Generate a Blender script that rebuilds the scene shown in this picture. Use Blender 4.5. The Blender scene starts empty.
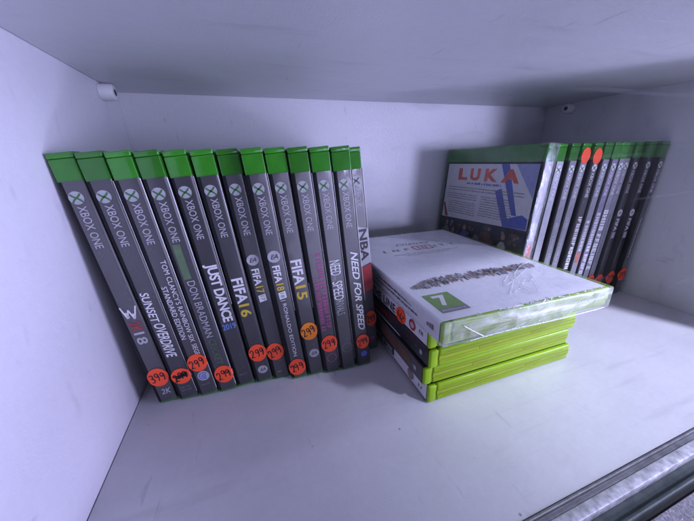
import bpy, bmesh, math, random
from mathutils import Matrix, Vector

random.seed(7)
SC = bpy.context.scene
COL = SC.collection
MM = 0.001

# measured from the photograph (metres): compartment and camera
H, W, D = 0.2251, 0.5172, 0.2795
CAM = (0.09685, -0.33366, 0.16288)
PITCH, YAW, ROLL, FPX = -0.34162, -0.32389, 0.03201, 282.02
HC, DC = 0.171, 0.1345            # the smaller cases: height, depth
TL, TR = 0.0127, 0.0119           # their thickness, left and right row
HX, DX, TX = 0.190, 0.135, 0.0143 # the taller lime cases of the stack

# ------------------------------------------------------------------ materials
def new_mat(name):
    m = bpy.data.materials.new(name); m.use_nodes = True
    nt = m.node_tree
    for n in list(nt.nodes): nt.nodes.remove(n)
    out = nt.nodes.new('ShaderNodeOutputMaterial')
    return m, nt, out

def N(nt, kind, **kw):
    n = nt.nodes.new(kind)
    for k, v in kw.items():
        if k in n.inputs: n.inputs[k].default_value = v
        else: setattr(n, k, v)
    return n

def rgba(c): return (c[0], c[1], c[2], 1.0)

def surface(name, col, rough=0.4, var=0.12, scale=120.0, bump=0.0, bscale=900.0, coat=0.0, coat_rough=0.08,
            metallic=0.0, sss=0.0, spec=0.5, detail=4.0, rvar=0.0, trans=0.0, orand=0.0):
    m, nt, out = new_mat(name)
    b = N(nt, 'ShaderNodeBsdfPrincipled')
    b.inputs['Roughness'].default_value = rough
    b.inputs['Metallic'].default_value = metallic
    b.inputs['Specular IOR Level'].default_value = spec
    b.inputs['Coat Weight'].default_value = coat
    b.inputs['Coat Roughness'].default_value = coat_rough
    if trans:
        b.inputs['Transmission Weight'].default_value = trans
    if sss:
        b.inputs['Subsurface Weight'].default_value = sss
        b.inputs['Subsurface Radius'].default_value = (0.4, 1.0, 0.25)
        b.inputs['Subsurface Scale'].default_value = 0.004
    tc = N(nt, 'ShaderNodeTexCoord')
    no = N(nt, 'ShaderNodeTexNoise', Scale=scale, Detail=detail, Roughness=0.6)
    nt.links.new(tc.outputs['Object'], no.inputs['Vector'])
    mr = N(nt, 'ShaderNodeMapRange')
    mr.inputs['From Min'].default_value = 0.3; mr.inputs['From Max'].default_value = 0.7
    mr.inputs['To Min'].default_value = 1 - var; mr.inputs['To Max'].default_value = 1 + var
    nt.links.new(no.outputs['Fac'], mr.inputs['Value'])
    mx = N(nt, 'ShaderNodeVectorMath', operation='SCALE')
    mx.inputs[0].default_value = col
    nt.links.new(mr.outputs['Result'], mx.inputs['Scale'])
    if orand:
        oi = N(nt, 'ShaderNodeObjectInfo'); ov = N(nt, 'ShaderNodeMapRange')
        ov.inputs['To Min'].default_value = 1 - orand; ov.inputs['To Max'].default_value = 1 + orand
        nt.links.new(oi.outputs['Random'], ov.inputs['Value'])
        m3 = N(nt, 'ShaderNodeVectorMath', operation='SCALE')
        nt.links.new(mx.outputs['Vector'], m3.inputs[0]); nt.links.new(ov.outputs['Result'], m3.inputs['Scale'])
        nt.links.new(m3.outputs['Vector'], b.inputs['Base Color'])
    else:
        nt.links.new(mx.outputs['Vector'], b.inputs['Base Color'])
    if rvar:
        rr = N(nt, 'ShaderNodeMapRange')
        rr.inputs['To Min'].default_value = rough - rvar; rr.inputs['To Max'].default_value = rough + rvar
        nt.links.new(no.outputs['Fac'], rr.inputs['Value'])
        nt.links.new(rr.outputs['Result'], b.inputs['Roughness'])
    if bump:
        n2 = N(nt, 'ShaderNodeTexNoise', Scale=bscale, Detail=3.0)
        nt.links.new(tc.outputs['Object'], n2.inputs['Vector'])
        bp = N(nt, 'ShaderNodeBump', Strength=bump, Distance=0.0006)
        nt.links.new(n2.outputs['Fac'], bp.inputs['Height'])
        nt.links.new(bp.outputs['Normal'], b.inputs['Normal'])
    if coat >= 0.4:
        mp = N(nt, 'ShaderNodeMapping'); mp.inputs['Scale'].default_value = (700, 700, 30)
        mp.inputs['Rotation'].default_value = (0.0, 0.25, 0.0)
        nt.links.new(tc.outputs['Object'], mp.inputs['Vector'])
        hl = N(nt, 'ShaderNodeTexNoise', Scale=1.0, Detail=2.0); nt.links.new(mp.outputs['Vector'], hl.inputs['Vector'])
        cl = N(nt, 'ShaderNodeTexNoise', Scale=38.0, Detail=5.0, Roughness=0.65); nt.links.new(tc.outputs['Object'], cl.inputs['Vector'])
        c1 = N(nt, 'ShaderNodeMapRange'); c1.inputs['From Min'].default_value = 0.35; c1.inputs['From Max'].default_value = 0.7
        c1.inputs['To Min'].default_value = coat_rough * 0.6; c1.inputs['To Max'].default_value = coat_rough * 2.6
        nt.links.new(cl.outputs['Fac'], c1.inputs['Value']); nt.links.new(c1.outputs['Result'], b.inputs['Coat Roughness'])
        cb = N(nt, 'ShaderNodeBump', Strength=0.10, Distance=0.0004); nt.links.new(hl.outputs['Fac'], cb.inputs['Height'])
        wv = N(nt, 'ShaderNodeTexNoise', Scale=55.0, Detail=1.0); nt.links.new(tc.outputs['Object'], wv.inputs['Vector'])
        cw = N(nt, 'ShaderNodeBump', Strength=0.35, Distance=0.002); nt.links.new(wv.outputs['Fac'], cw.inputs['Height'])
        nt.links.new(cb.outputs['Normal'], cw.inputs['Normal'])
        nt.links.new(cw.outputs['Normal'], b.inputs['Coat Normal'])
    nt.links.new(b.outputs['BSDF'], out.inputs['Surface'])
    return m

def laminate(name, col, rough=0.38, specks=True, stain=0.10, bump=0.12):
    """white melamine board: broad stains, hairline scuffs, a few specks of dirt, leathery grain"""
    m, nt, out = new_mat(name)
    b = N(nt, 'ShaderNodeBsdfPrincipled')
    b.inputs['Specular IOR Level'].default_value = 0.5
    tc = N(nt, 'ShaderNodeTexCoord')
    big = N(nt, 'ShaderNodeTexNoise', Scale=9.0, Detail=5.0, Roughness=0.62)
    nt.links.new(tc.outputs['Object'], big.inputs['Vector'])
    mr = N(nt, 'ShaderNodeMapRange')
    mr.inputs['From Min'].default_value = 0.35; mr.inputs['From Max'].default_value = 0.7
    mr.inputs['To Min'].default_value = 1.0 - stain; mr.inputs['To Max'].default_value = 1.0
    nt.links.new(big.outputs['Fac'], mr.inputs['Value'])
    fine = N(nt, 'ShaderNodeTexNoise', Scale=260.0, Detail=3.0)
    nt.links.new(tc.outputs['Object'], fine.inputs['Vector'])
    mf = N(nt, 'ShaderNodeMapRange')
    mf.inputs['To Min'].default_value = 0.95; mf.inputs['To Max'].default_value = 1.05
    nt.links.new(fine.outputs['Fac'], mf.inputs['Value'])
    mul = N(nt, 'ShaderNodeMath', operation='MULTIPLY')
    nt.links.new(mr.outputs['Result'], mul.inputs[0]); nt.links.new(mf.outputs['Result'], mul.inputs[1])
    last = mul.outputs[0]
    if specks:
        for sc_, th, dk in ((70.0, 0.045, 0.45), (150.0, 0.03, 0.6)):
            vo = N(nt, 'ShaderNodeTexVoronoi', Scale=sc_, Randomness=1.0)
            nt.links.new(tc.outputs['Object'], vo.inputs['Vector'])
            # only some of the cells carry a speck
            ck = N(nt, 'ShaderNodeSeparateColor'); nt.links.new(vo.outputs['Color'], ck.inputs[0])
            gt = N(nt, 'ShaderNodeMath', operation='GREATER_THAN'); gt.inputs[1].default_value = 0.70
            nt.links.new(ck.outputs[0], gt.inputs[0])
            lt = N(nt, 'ShaderNodeMapRange', interpolation_type='SMOOTHSTEP')
            lt.inputs['From Min'].default_value = th * 0.6; lt.inputs['From Max'].default_value = th * 1.6
            lt.inputs['To Min'].default_value = 1 - dk; lt.inputs['To Max'].default_value = 0.0
            nt.links.new(vo.outputs['Distance'], lt.inputs['Value'])
            mm_ = N(nt, 'ShaderNodeMath', operation='MULTIPLY')
            nt.links.new(lt.outputs['Result'], mm_.inputs[0]); nt.links.new(gt.outputs[0], mm_.inputs[1])
            inv = N(nt, 'ShaderNodeMath', operation='SUBTRACT'); inv.inputs[0].default_value = 1.0
            nt.links.new(mm_.outputs[0], inv.inputs[1])
            m2 = N(nt, 'ShaderNodeMath', operation='MULTIPLY')
            nt.links.new(last, m2.inputs[0]); nt.links.new(inv.outputs[0], m2.inputs[1])
            last = m2.outputs[0]
    # old rub marks: long faint smears and short scuffs
    for scl, rot, lo, hi, dk in (((9, 70, 30), 0.5, 0.60, 0.72, 0.10), ((160, 22, 60), -0.4, 0.68, 0.74, 0.16)):
        mq = N(nt, 'ShaderNodeMapping'); mq.inputs['Scale'].default_value = scl; mq.inputs['Rotation'].default_value = (rot, 0.3, rot)
        nt.links.new(tc.outputs['Object'], mq.inputs['Vector'])
        nq = N(nt, 'ShaderNodeTexNoise', Scale=1.0, Detail=3.0, Roughness=0.55); nt.links.new(mq.outputs['Vector'], nq.inputs['Vector'])
        rq = N(nt, 'ShaderNodeMapRange', interpolation_type='SMOOTHSTEP')
        rq.inputs['From Min'].default_value = lo; rq.inputs['From Max'].default_value = hi
        rq.inputs['To Min'].default_value = 1.0; rq.inputs['To Max'].default_value = 1.0 - dk
        nt.links.new(nq.outputs['Fac'], rq.inputs['Value'])
        mz = N(nt, 'ShaderNodeMath', operation='MULTIPLY'); nt.links.new(last, mz.inputs[0]); nt.links.new(rq.outputs['Result'], mz.inputs[1])
        last = mz.outputs[0]
    cs = N(nt, 'ShaderNodeVectorMath', operation='SCALE'); cs.inputs[0].default_value = col
    nt.links.new(last, cs.inputs['Scale'])
    nt.links.new(cs.outputs['Vector'], b.inputs['Base Color'])
    mp = N(nt, 'ShaderNodeMapping'); mp.inputs['Scale'].default_value = (18, 90, 40)
    nt.links.new(tc.outputs['Object'], mp.inputs['Vector'])
    sm = N(nt, 'ShaderNodeTexNoise', Scale=1.0, Detail=4.0); nt.links.new(mp.outputs['Vector'], sm.inputs['Vector'])
    rr = N(nt, 'ShaderNodeMapRange')
    rr.inputs['To Min'].default_value = rough - 0.10; rr.inputs['To Max'].default_value = rough + 0.14
    nt.links.new(sm.outputs['Fac'], rr.inputs['Value']); nt.links.new(rr.outputs['Result'], b.inputs['Roughness'])
    gr = N(nt, 'ShaderNodeTexNoise', Scale=750.0, Detail=2.0); nt.links.new(tc.outputs['Object'], gr.inputs['Vector'])
    bp = N(nt, 'ShaderNodeBump', Strength=bump, Distance=0.0006)
    nt.links.new(gr.outputs['Fac'], bp.inputs['Height']); nt.links.new(bp.outputs['Normal'], b.inputs['Normal'])
    nt.links.new(b.outputs['BSDF'], out.inputs['Surface'])
    return m

def film(name, clear, milk, rough=0.12, scale=160.0, stretch=(1, 1, 1), bump=0.6, fres=0.45):
    """clear wrapping film: mostly see-through, glossy, whitish where it is folded"""
    m, nt, out = new_mat(name)
    tc = N(nt, 'ShaderNodeTexCoord')
    mp = N(nt, 'ShaderNodeMapping'); mp.inputs['Scale'].default_value = stretch
    nt.links.new(tc.outputs['Object'], mp.inputs['Vector'])
    no = N(nt, 'ShaderNodeTexNoise', Scale=scale, Detail=4.0, Distortion=1.2)
    nt.links.new(mp.outputs['Vector'], no.inputs['Vector'])
    bp = N(nt, 'ShaderNodeBump', Strength=bump, Distance=0.0012)
    nt.links.new(no.outputs['Fac'], bp.inputs['Height'])
    tr = N(nt, 'ShaderNodeBsdfTransparent')
    gl = N(nt, 'ShaderNodeBsdfGlossy', Roughness=rough); gl.inputs['Color'].default_value = (0.95, 0.96, 1, 1)
    nt.links.new(bp.outputs['Normal'], gl.inputs['Normal'])
    di = N(nt, 'ShaderNodeBsdfDiffuse'); di.inputs['Color'].default_value = (0.85, 0.87, 0.88, 1)
    fr = N(nt, 'ShaderNodeFresnel', IOR=1.45); nt.links.new(bp.outputs['Normal'], fr.inputs['Normal'])
    ad = N(nt, 'ShaderNodeMath', operation='MULTIPLY_ADD', use_clamp=True)
    ad.inputs[1].default_value = fres; ad.inputs[2].default_value = 1.0 - clear
    nt.links.new(fr.outputs[0], ad.inputs[0])
    m1 = N(nt, 'ShaderNodeMixShader'); nt.links.new(ad.outputs[0], m1.inputs[0])
    nt.links.new(tr.outputs[0], m1.inputs[1]); nt.links.new(gl.outputs[0], m1.inputs[2])
    mr = N(nt, 'ShaderNodeMapRange'); mr.inputs['From Min'].default_value = 0.42; mr.inputs['From Max'].default_value = 0.72
    mr.inputs['To Min'].default_value = milk * 0.35; mr.inputs['To Max'].default_value = min(1, milk * 1.9)
    nt.links.new(no.outputs['Fac'], mr.inputs['Value'])
    m2 = N(nt, 'ShaderNodeMixShader'); nt.links.new(mr.outputs['Result'], m2.inputs[0])
    nt.links.new(m1.outputs[0], m2.inputs[1]); nt.links.new(di.outputs[0], m2.inputs[2])
    nt.links.new(m2.outputs[0], out.inputs['Surface'])
    return m

def pane_glass(name):
    m, nt, out = new_mat(name)
    tc = N(nt, 'ShaderNodeTexCoord')
    tr = N(nt, 'ShaderNodeBsdfTransparent'); tr.inputs['Color'].default_value = (0.95, 0.965, 0.965, 1)
    gl = N(nt, 'ShaderNodeBsdfGlossy', Roughness=0.22)
    m1 = N(nt, 'ShaderNodeMixShader'); m1.inputs[0].default_value = 0.0006      # coated shop glass
    nt.links.new(tr.outputs[0], m1.inputs[1]); nt.links.new(gl.outputs[0], m1.inputs[2])
    mp = N(nt, 'ShaderNodeMapping'); mp.inputs['Scale'].default_value = (60, 60, 22)
    mp.inputs['Rotation'].default_value = (0, 0.5, 0)
    nt.links.new(tc.outputs['Object'], mp.inputs['Vector'])
    no = N(nt, 'ShaderNodeTexNoise', Scale=1.0, Detail=5.0, Roughness=0.65)
    nt.links.new(mp.outputs['Vector'], no.inputs['Vector'])
    mr = N(nt, 'ShaderNodeMapRange'); mr.inputs['From Min'].default_value = 0.42; mr.inputs['From Max'].default_value = 0.75
    mr.inputs['To Min'].default_value = 0.0; mr.inputs['To Max'].default_value = 1.0
    nt.links.new(no.outputs['Fac'], mr.inputs['Value'])
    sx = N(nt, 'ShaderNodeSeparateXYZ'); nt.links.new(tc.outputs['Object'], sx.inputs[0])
    hz = N(nt, 'ShaderNodeMapRange', interpolation_type='SMOOTHSTEP')      # reflection haze painted in, stronger to the right
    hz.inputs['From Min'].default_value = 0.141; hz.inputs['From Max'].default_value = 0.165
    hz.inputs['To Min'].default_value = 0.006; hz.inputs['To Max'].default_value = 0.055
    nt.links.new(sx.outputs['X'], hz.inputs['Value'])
    st = N(nt, 'ShaderNodeMath', operation='COMPARE'); st.inputs[1].default_value = 0.1405; st.inputs[2].default_value = 0.0006  # upright pale line: a reflection painted on the pane
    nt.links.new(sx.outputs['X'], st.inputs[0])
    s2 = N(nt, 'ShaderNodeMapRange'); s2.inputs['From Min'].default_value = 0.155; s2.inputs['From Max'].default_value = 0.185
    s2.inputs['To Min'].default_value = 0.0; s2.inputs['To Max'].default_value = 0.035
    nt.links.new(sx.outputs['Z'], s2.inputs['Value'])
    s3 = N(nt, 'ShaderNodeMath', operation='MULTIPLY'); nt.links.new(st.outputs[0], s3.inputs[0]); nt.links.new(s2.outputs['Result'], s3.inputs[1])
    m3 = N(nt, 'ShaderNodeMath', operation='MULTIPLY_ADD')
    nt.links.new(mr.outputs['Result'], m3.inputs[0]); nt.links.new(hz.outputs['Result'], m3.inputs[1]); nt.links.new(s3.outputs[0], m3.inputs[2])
    # thin pale reflections painted as streaks across the hazy part
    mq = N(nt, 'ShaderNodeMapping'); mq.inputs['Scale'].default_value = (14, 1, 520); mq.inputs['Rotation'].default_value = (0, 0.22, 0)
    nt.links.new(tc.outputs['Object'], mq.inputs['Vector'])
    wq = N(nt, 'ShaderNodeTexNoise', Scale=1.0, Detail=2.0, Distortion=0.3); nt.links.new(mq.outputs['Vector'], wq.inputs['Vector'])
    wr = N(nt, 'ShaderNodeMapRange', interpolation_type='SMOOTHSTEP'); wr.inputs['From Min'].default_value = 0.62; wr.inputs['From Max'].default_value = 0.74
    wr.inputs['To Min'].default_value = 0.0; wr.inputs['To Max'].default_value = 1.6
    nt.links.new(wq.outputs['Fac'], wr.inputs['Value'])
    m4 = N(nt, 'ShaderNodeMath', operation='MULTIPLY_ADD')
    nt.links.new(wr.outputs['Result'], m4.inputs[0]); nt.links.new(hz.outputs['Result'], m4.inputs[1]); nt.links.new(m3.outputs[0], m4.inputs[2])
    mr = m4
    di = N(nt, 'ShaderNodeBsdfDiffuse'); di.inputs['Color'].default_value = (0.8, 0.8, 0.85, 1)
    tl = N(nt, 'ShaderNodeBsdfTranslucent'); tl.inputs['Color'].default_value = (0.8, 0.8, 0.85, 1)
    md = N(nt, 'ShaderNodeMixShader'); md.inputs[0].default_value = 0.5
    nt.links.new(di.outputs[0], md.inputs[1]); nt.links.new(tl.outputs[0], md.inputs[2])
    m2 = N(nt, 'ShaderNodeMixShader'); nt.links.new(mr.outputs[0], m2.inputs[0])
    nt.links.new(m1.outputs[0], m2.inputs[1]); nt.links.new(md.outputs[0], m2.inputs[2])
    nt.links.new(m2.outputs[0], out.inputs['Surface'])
    return m

LAV = (0.70, 0.69, 0.75)
M = dict(
    wall=laminate('wall laminate', LAV, 0.36, specks=False, stain=0.05),
    back=laminate('back laminate', (0.70, 0.70, 0.74), 0.30, specks=False, stain=0.06, bump=0.25),
    shelf=laminate('shelf laminate', (0.66, 0.66, 0.68), 0.36, stain=0.15),
    ceil=laminate('upper board laminate', (0.66, 0.66, 0.70), 0.34, specks=False, stain=0.07),
    green=surface('translucent dark green plastic', (0.028, 0.215, 0.010), 0.28, 0.26, 60, bump=0.08, bscale=220, coat=0.7, coat_rough=0.07, sss=0.6, spec=0.45, orand=0.28),
    lime=surface('translucent lime plastic', (0.26, 0.44, 0.002), 0.34, 0.08, 45, bump=0.06, bscale=180, coat=0.12, coat_rough=0.15, sss=0.6, spec=0.25, orand=0.12),
    ink=surface('dark grey sleeve', (0.056, 0.055, 0.061), 0.34, 0.14, 40, bump=0.03, bscale=90, coat=0.8, coat_rough=0.14, orand=0.25),
    ink2=surface('warm grey sleeve', (0.060, 0.058, 0.064), 0.36, 0.14, 40, bump=0.03, bscale=90, coat=0.8, coat_rough=0.14, orand=0.25),
    ink3=surface('black sleeve', (0.030, 0.030, 0.036), 0.34, 0.15, 60, bump=0.03, bscale=90, coat=0.8, coat_rough=0.14),
    slate=surface('haze-paled slate sleeve', (0.27, 0.27, 0.31), 0.30, 0.10, 60, bump=0.03, bscale=90, coat=0.8, coat_rough=0.16),  # right-row slates paled: glass haze put into the colour
    slate2=surface('violet slate sleeve', (0.25, 0.22, 0.33), 0.30, 0.10, 60, bump=0.03, bscale=90, coat=0.8, coat_rough=0.16),
    silver=surface('glare-paled sleeve', (0.50, 0.50, 0.56), 0.26, 0.15, 60, bump=0.04, bscale=90, coat=0.8, coat_rough=0.14),  # glare on these spines is put into the base colour
    white=surface('white printed sleeve', (0.74, 0.74, 0.77), 0.32, 0.04, 40, coat=0.5, coat_rough=0.14),
    cover=surface('white printed cover', (0.78, 0.79, 0.83), 0.34, 0.07, 28, coat=0.4, coat_rough=0.16),
    side=surface('dark cover print and gap shade', (0.013, 0.013, 0.015), 0.5, 0.35, 45, spec=0.15),  # print of the covers, doubling as painted shade between cases
    print_white=surface('white print', (0.74, 0.74, 0.76), 0.4, 0.05, 200),
    print_grey=surface('grey print', (0.42, 0.42, 0.45), 0.4, 0.12, 200),
    print_dim=surface('dim grey print', (0.20, 0.20, 0.215), 0.4, 0.12, 200),
    print_black=surface('black print', (0.025, 0.025, 0.03), 0.4, 0.1, 200),
    print_yellow=surface('yellow print', (0.62, 0.46, 0.05), 0.4, 0.08, 200),
    print_red=surface('dark red print', (0.36, 0.035, 0.04), 0.4, 0.1, 200),
    print_orange=surface('orange red print', (0.72, 0.14, 0.06), 0.4, 0.22, 150),
    print_blue=surface('blue print', (0.16, 0.26, 0.62), 0.4, 0.08, 200),
    print_royal=surface('royal blue print', (0.10, 0.14, 0.48), 0.4, 0.10, 200),
    print_paleblue=surface('pale blue print', (0.34, 0.38, 0.62), 0.4, 0.08, 200),
    print_pink=surface('faded pink print', (0.36, 0.085, 0.22), 0.4, 0.18, 200),
    print_dullgreen=surface('dull green print', (0.10, 0.17, 0.085), 0.45, 0.2, 200),
    print_agegreen=surface('age badge green', (0.16, 0.30, 0.06), 0.4, 0.08, 200),
    print_brown=surface('brown print', (0.14, 0.075, 0.055), 0.45, 0.3, 200),
    print_skin=surface('tan print', (0.36, 0.20, 0.13), 0.45, 0.2, 200),
    print_night=surface('night photo print', (0.028, 0.026, 0.040), 0.4, 0.6, 70),
    emblem_green=surface('emblem green', (0.045, 0.15, 0.04), 0.4, 0.1, 200),
    emblem_grey=surface('emblem silver print', (0.36, 0.37, 0.39), 0.35, 0.14, 300),
    sticker=surface('fluorescent red sticker', (1.0, 0.092, 0.027), 0.55, 0.05, 300, bump=0.04, bscale=500),
    sticker_amber=surface('fluorescent orange sticker', (0.95, 0.26, 0.01), 0.55, 0.05, 300, bump=0.04, bscale=500),
    marker=surface('black marker ink', (0.02, 0.012, 0.012), 0.5, 0.2, 400),
    peg=surface('white plastic', (0.72, 0.72, 0.74), 0.35, 0.04, 200),
    steel=surface('nickel pin', (0.5, 0.5, 0.52), 0.3, 0.1, 200, metallic=1.0),
    hole=surface('dark bore', (0.03, 0.03, 0.035), 0.6, 0.1, 200),
    alu=surface('brushed aluminium', (0.26, 0.26, 0.27), 0.42, 0.2, 160, bump=0.12, bscale=500, metallic=0.75, rvar=0.15),
    alu_worn=surface('scuffed white aluminium', (0.50, 0.50, 0.53), 0.5, 0.36, 240, bump=0.35, bscale=380, metallic=0.35, rvar=0.2),
    groove=surface('dark greenish groove', (0.065, 0.085, 0.080), 0.3, 0.3, 120, metallic=0.3),
    dark=surface('black gap', (0.012, 0.012, 0.012), 0.7, 0.2, 100),
    glitter=surface('sparkling grey edge', (0.40, 0.39, 0.42), 0.34, 0.35, 700, bump=0.8, bscale=900, metallic=0.6, rvar=0.2),
    wrap=film('clear shrink film', 0.975, 0.03, 0.10, 120, bump=0.5, fres=0.3),
    wrap_fold=film('folded shrink film', 0.95, 0.24, 0.26, 150, (0.5, 0.3, 1.0), bump=0.4, fres=0.25),
    crease_glint=film('film crease', 0.90, 0.75, 0.10, 300, bump=0.2),  # milky white paints the bright highlights along the film's ridges
    wrap_spine=film('crumpled shrink film', 0.86, 0.12, 0.16, 260, (1, 1, 0.5), bump=0.8),
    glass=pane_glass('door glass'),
    glass_edge=surface('polished glass edge', (0.42, 0.50, 0.49), 0.2, 0.1, 100, coat=0.6),
)

# ------------------------------------------------------------------ helpers
def link(name, me, parent=None, mat=None):
    o = bpy.data.objects.new(name, me); COL.objects.link(o)
    if parent is not None: o.parent = parent
    if mat is not None and not me.materials: me.materials.append(mat)
    return o

def finish(bm, name, mats, smooth_deg=None):
    me = bpy.data.meshes.new(name); bm.to_mesh(me); bm.free()
    for m in (mats if isinstance(mats, (list, tuple)) else [mats]): me.materials.append(m)
    if smooth_deg is not None:
        for p in me.polygons: p.use_smooth = True
        me.set_sharp_from_angle(angle=math.radians(smooth_deg))
    return me

def add_box(bm, lo, hi, bevel=0.0, seg=2, mi=0):
    vs = [bm.verts.new((x, y, z)) for x in (lo[0], hi[0]) for y in (lo[1], hi[1]) for z in (lo[2], hi[2])]
    F = [(0, 1, 3, 2), (4, 6, 7, 5), (0, 4, 5, 1), (2, 3, 7, 6), (0, 2, 6, 4), (1, 5, 7, 3)]
    fs = [bm.faces.new([vs[i] for i in f]) for f in F]
    for f in fs: f.material_index = mi
    if bevel:
        es = list({e for f in fs for e in f.edges})
        r = bmesh.ops.bevel(bm, geom=es, offset=bevel, segments=seg, profile=0.5, affect='EDGES', clamp_overlap=True)
        for f in r['faces']: f.material_index = mi

def add_tube(bm, pts, r, n=6, mi=0, taper=True):
    rings = []
    P = [Vector(p) for p in pts]
    for i, p in enumerate(P):
        d = (P[min(i + 1, len(P) - 1)] - P[max(i - 1, 0)]).normalized()
        a = d.orthogonal().normalized(); b = d.cross(a)
        k = r * (0.35 if taper and i in (0, len(P) - 1) else 1)
        rings.append([bm.verts.new(p + (a * math.cos(2 * math.pi * j / n) + b * math.sin(2 * math.pi * j / n)) * k) for j in range(n)])
    for A, B in zip(rings[:-1], rings[1:]):
        for j in range(n):
            f = bm.faces.new((A[j], A[(j + 1) % n], B[(j + 1) % n], B[j])); f.material_index = mi; f.smooth = True
    bm.faces.new(rings[0][::-1]).material_index = mi; bm.faces.new(rings[-1]).material_index = mi

def thing(name, label, cat, group=None, mat4=None):
    o = bpy.data.objects.new(name, None); COL.objects.link(o)
    o.empty_display_size = 0.01
    if mat4 is not None: o.matrix_world = mat4
    o['label'] = label; o['category'] = cat
    if group: o['group'] = group
    return o

def struct(name, me):
    o = link(name, me); o['kind'] = 'structure'; return o

def smooth_path(pts, k=4):
    """Catmull-Rom through the points"""
    P = [Vector(p) for p in pts]; out = []
    for i in range(len(P) - 1):
        a, b, c, d = P[max(i - 1, 0)], P[i], P[i + 1], P[min(i + 2, len(P) - 1)]
        for j in range(k):
            t = j / k
            out.append(0.5 * ((2 * b) + (c - a) * t + (2 * a - 5 * b + 4 * c - d) * t * t + (3 * b - a - 3 * c + d) * t ** 3))
    out.append(P[-1]); return out

# flat prints: 2-D polygons laid on a face given by origin and two axes
class Face:
    def __init__(s, o, ex, ey): s.o, s.ex, s.ey = Vector(o), Vector(ex), Vector(ey); s.n = s.ex.cross(s.ey)
    def at(s, a, b, lift=0): return s.o + s.ex * a + s.ey * b + s.n * lift
def spine_face(T, y): return Face((0, y, 0), (1, 0, 0), (0, 0, 1))          # a = across, b = up the spine

def polys_mesh(face, polys, mats, name='print', lift=0.0):
    """polys: list of (points, material index)"""
    bm = bmesh.new()
    for pts, mi in polys:
        vs = [bm.verts.new(face.at(a, b, lift)) for a, b in pts]
        f = bm.faces.new(vs)
        f.material_index = mi
        f.normal_update()
        if f.normal.dot(face.n) < 0: f.normal_flip()
    return finish(bm, name, mats)

def disc(ca, cb, ra, rb, n=28, j=0.0):
    return [(ca + ra * math.cos(2 * math.pi * i / n) * (1 + random.uniform(-j, j)),
             cb + rb * math.sin(2 * math.pi * i / n) * (1 + random.uniform(-j, j))) for i in range(n)]

def ribbon(pts, w):
    P = [Vector((p[0], p[1])) for p in pts]; L, Rr = [], []
    for i, p in enumerate(P):
        d = (P[min(i + 1, len(P) - 1)] - P[max(i - 1, 0)])
        d = d.normalized() if d.length else Vector((1, 0))
        nn = Vector((-d.y, d.x)) * w * 0.5
        L.append(p + nn); Rr.append(p - nn)
    return [[tuple(L[i]), tuple(Rr[i]), tuple(Rr[i + 1]), tuple(L[i + 1])] for i in range(len(P) - 1)]

def ring(ca, cb, ra, rb, w, n=28, a0=0.0, a1=2 * math.pi):
    out = []
    for i in range(n):
        t0, t1 = a0 + (a1 - a0) * i / n, a0 + (a1 - a0) * (i + 1) / n
        out.append([(ca + (ra + s) * math.cos(t), cb + (rb + s) * math.sin(t)) for s, t in ((-w / 2, t0), (w / 2, t0), (w / 2, t1), (-w / 2, t1))])
    return out

_TXT = {}
def text_raw(s, bold=0.0, shear=0.0, spacing=1.0):
    key = (s, bold, shear, spacing)
    if key not in _TXT:
        cu = bpy.data.curves.new('lettering', 'FONT')
        cu.body = s; cu.size = 1.0; cu.offset = bold; cu.shear = shear; cu.space_character = spacing
        cu.resolution_u = 3; cu.fill_mode = 'FRONT'
        ob = bpy.data.objects.new('lettering', cu); COL.objects.link(ob)
        dg = bpy.context.evaluated_depsgraph_get(); dg.update()
        me = ob.evaluated_get(dg).to_mesh()
        vs = [(v.co.x, v.co.y) for v in me.vertices]; fs = [tuple(p.vertices) for p in me.polygons]
        ob.evaluated_get(dg).to_mesh_clear()
        bpy.data.objects.remove(ob); bpy.data.curves.remove(cu)
        x0, x1 = min(v[0] for v in vs), max(v[0] for v in vs); y0, y1 = min(v[1] for v in vs), max(v[1] for v in vs)
        _TXT[key] = ([((x - x0) / (x1 - x0), (y - y0) / (y1 - y0)) for x, y in vs], fs)
    return _TXT[key]

def text_mesh(face, s, fn, mat, bold=0.0, shear=0.0, spacing=1.0, lift=0.0):
    """fn maps unit text coordinates to face coordinates"""
    vs, fs = text_raw(s, bold, shear, spacing)
    bm = bmesh.new()
    bv = [bm.verts.new(face.at(*fn(x, y), lift)) for x, y in vs]
    for f in fs:
        try: q = bm.faces.new([bv[i] for i in f])
        except ValueError: continue
        q.normal_update()
        if q.normal.dot(face.n) < 0: q.normal_flip()
    return finish(bm, 'lettering', mat)

def down(uc, w0, w1, h):            # reads down the spine, letter tops to the right
    return lambda x, y: (uc + (y - 0.5) * h, w0 - x * (w0 - w1))
def flat_(x0, x1, y0, h):
    return lambda x, y: (x0 + x * (x1 - x0), y0 + y * h)

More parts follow.
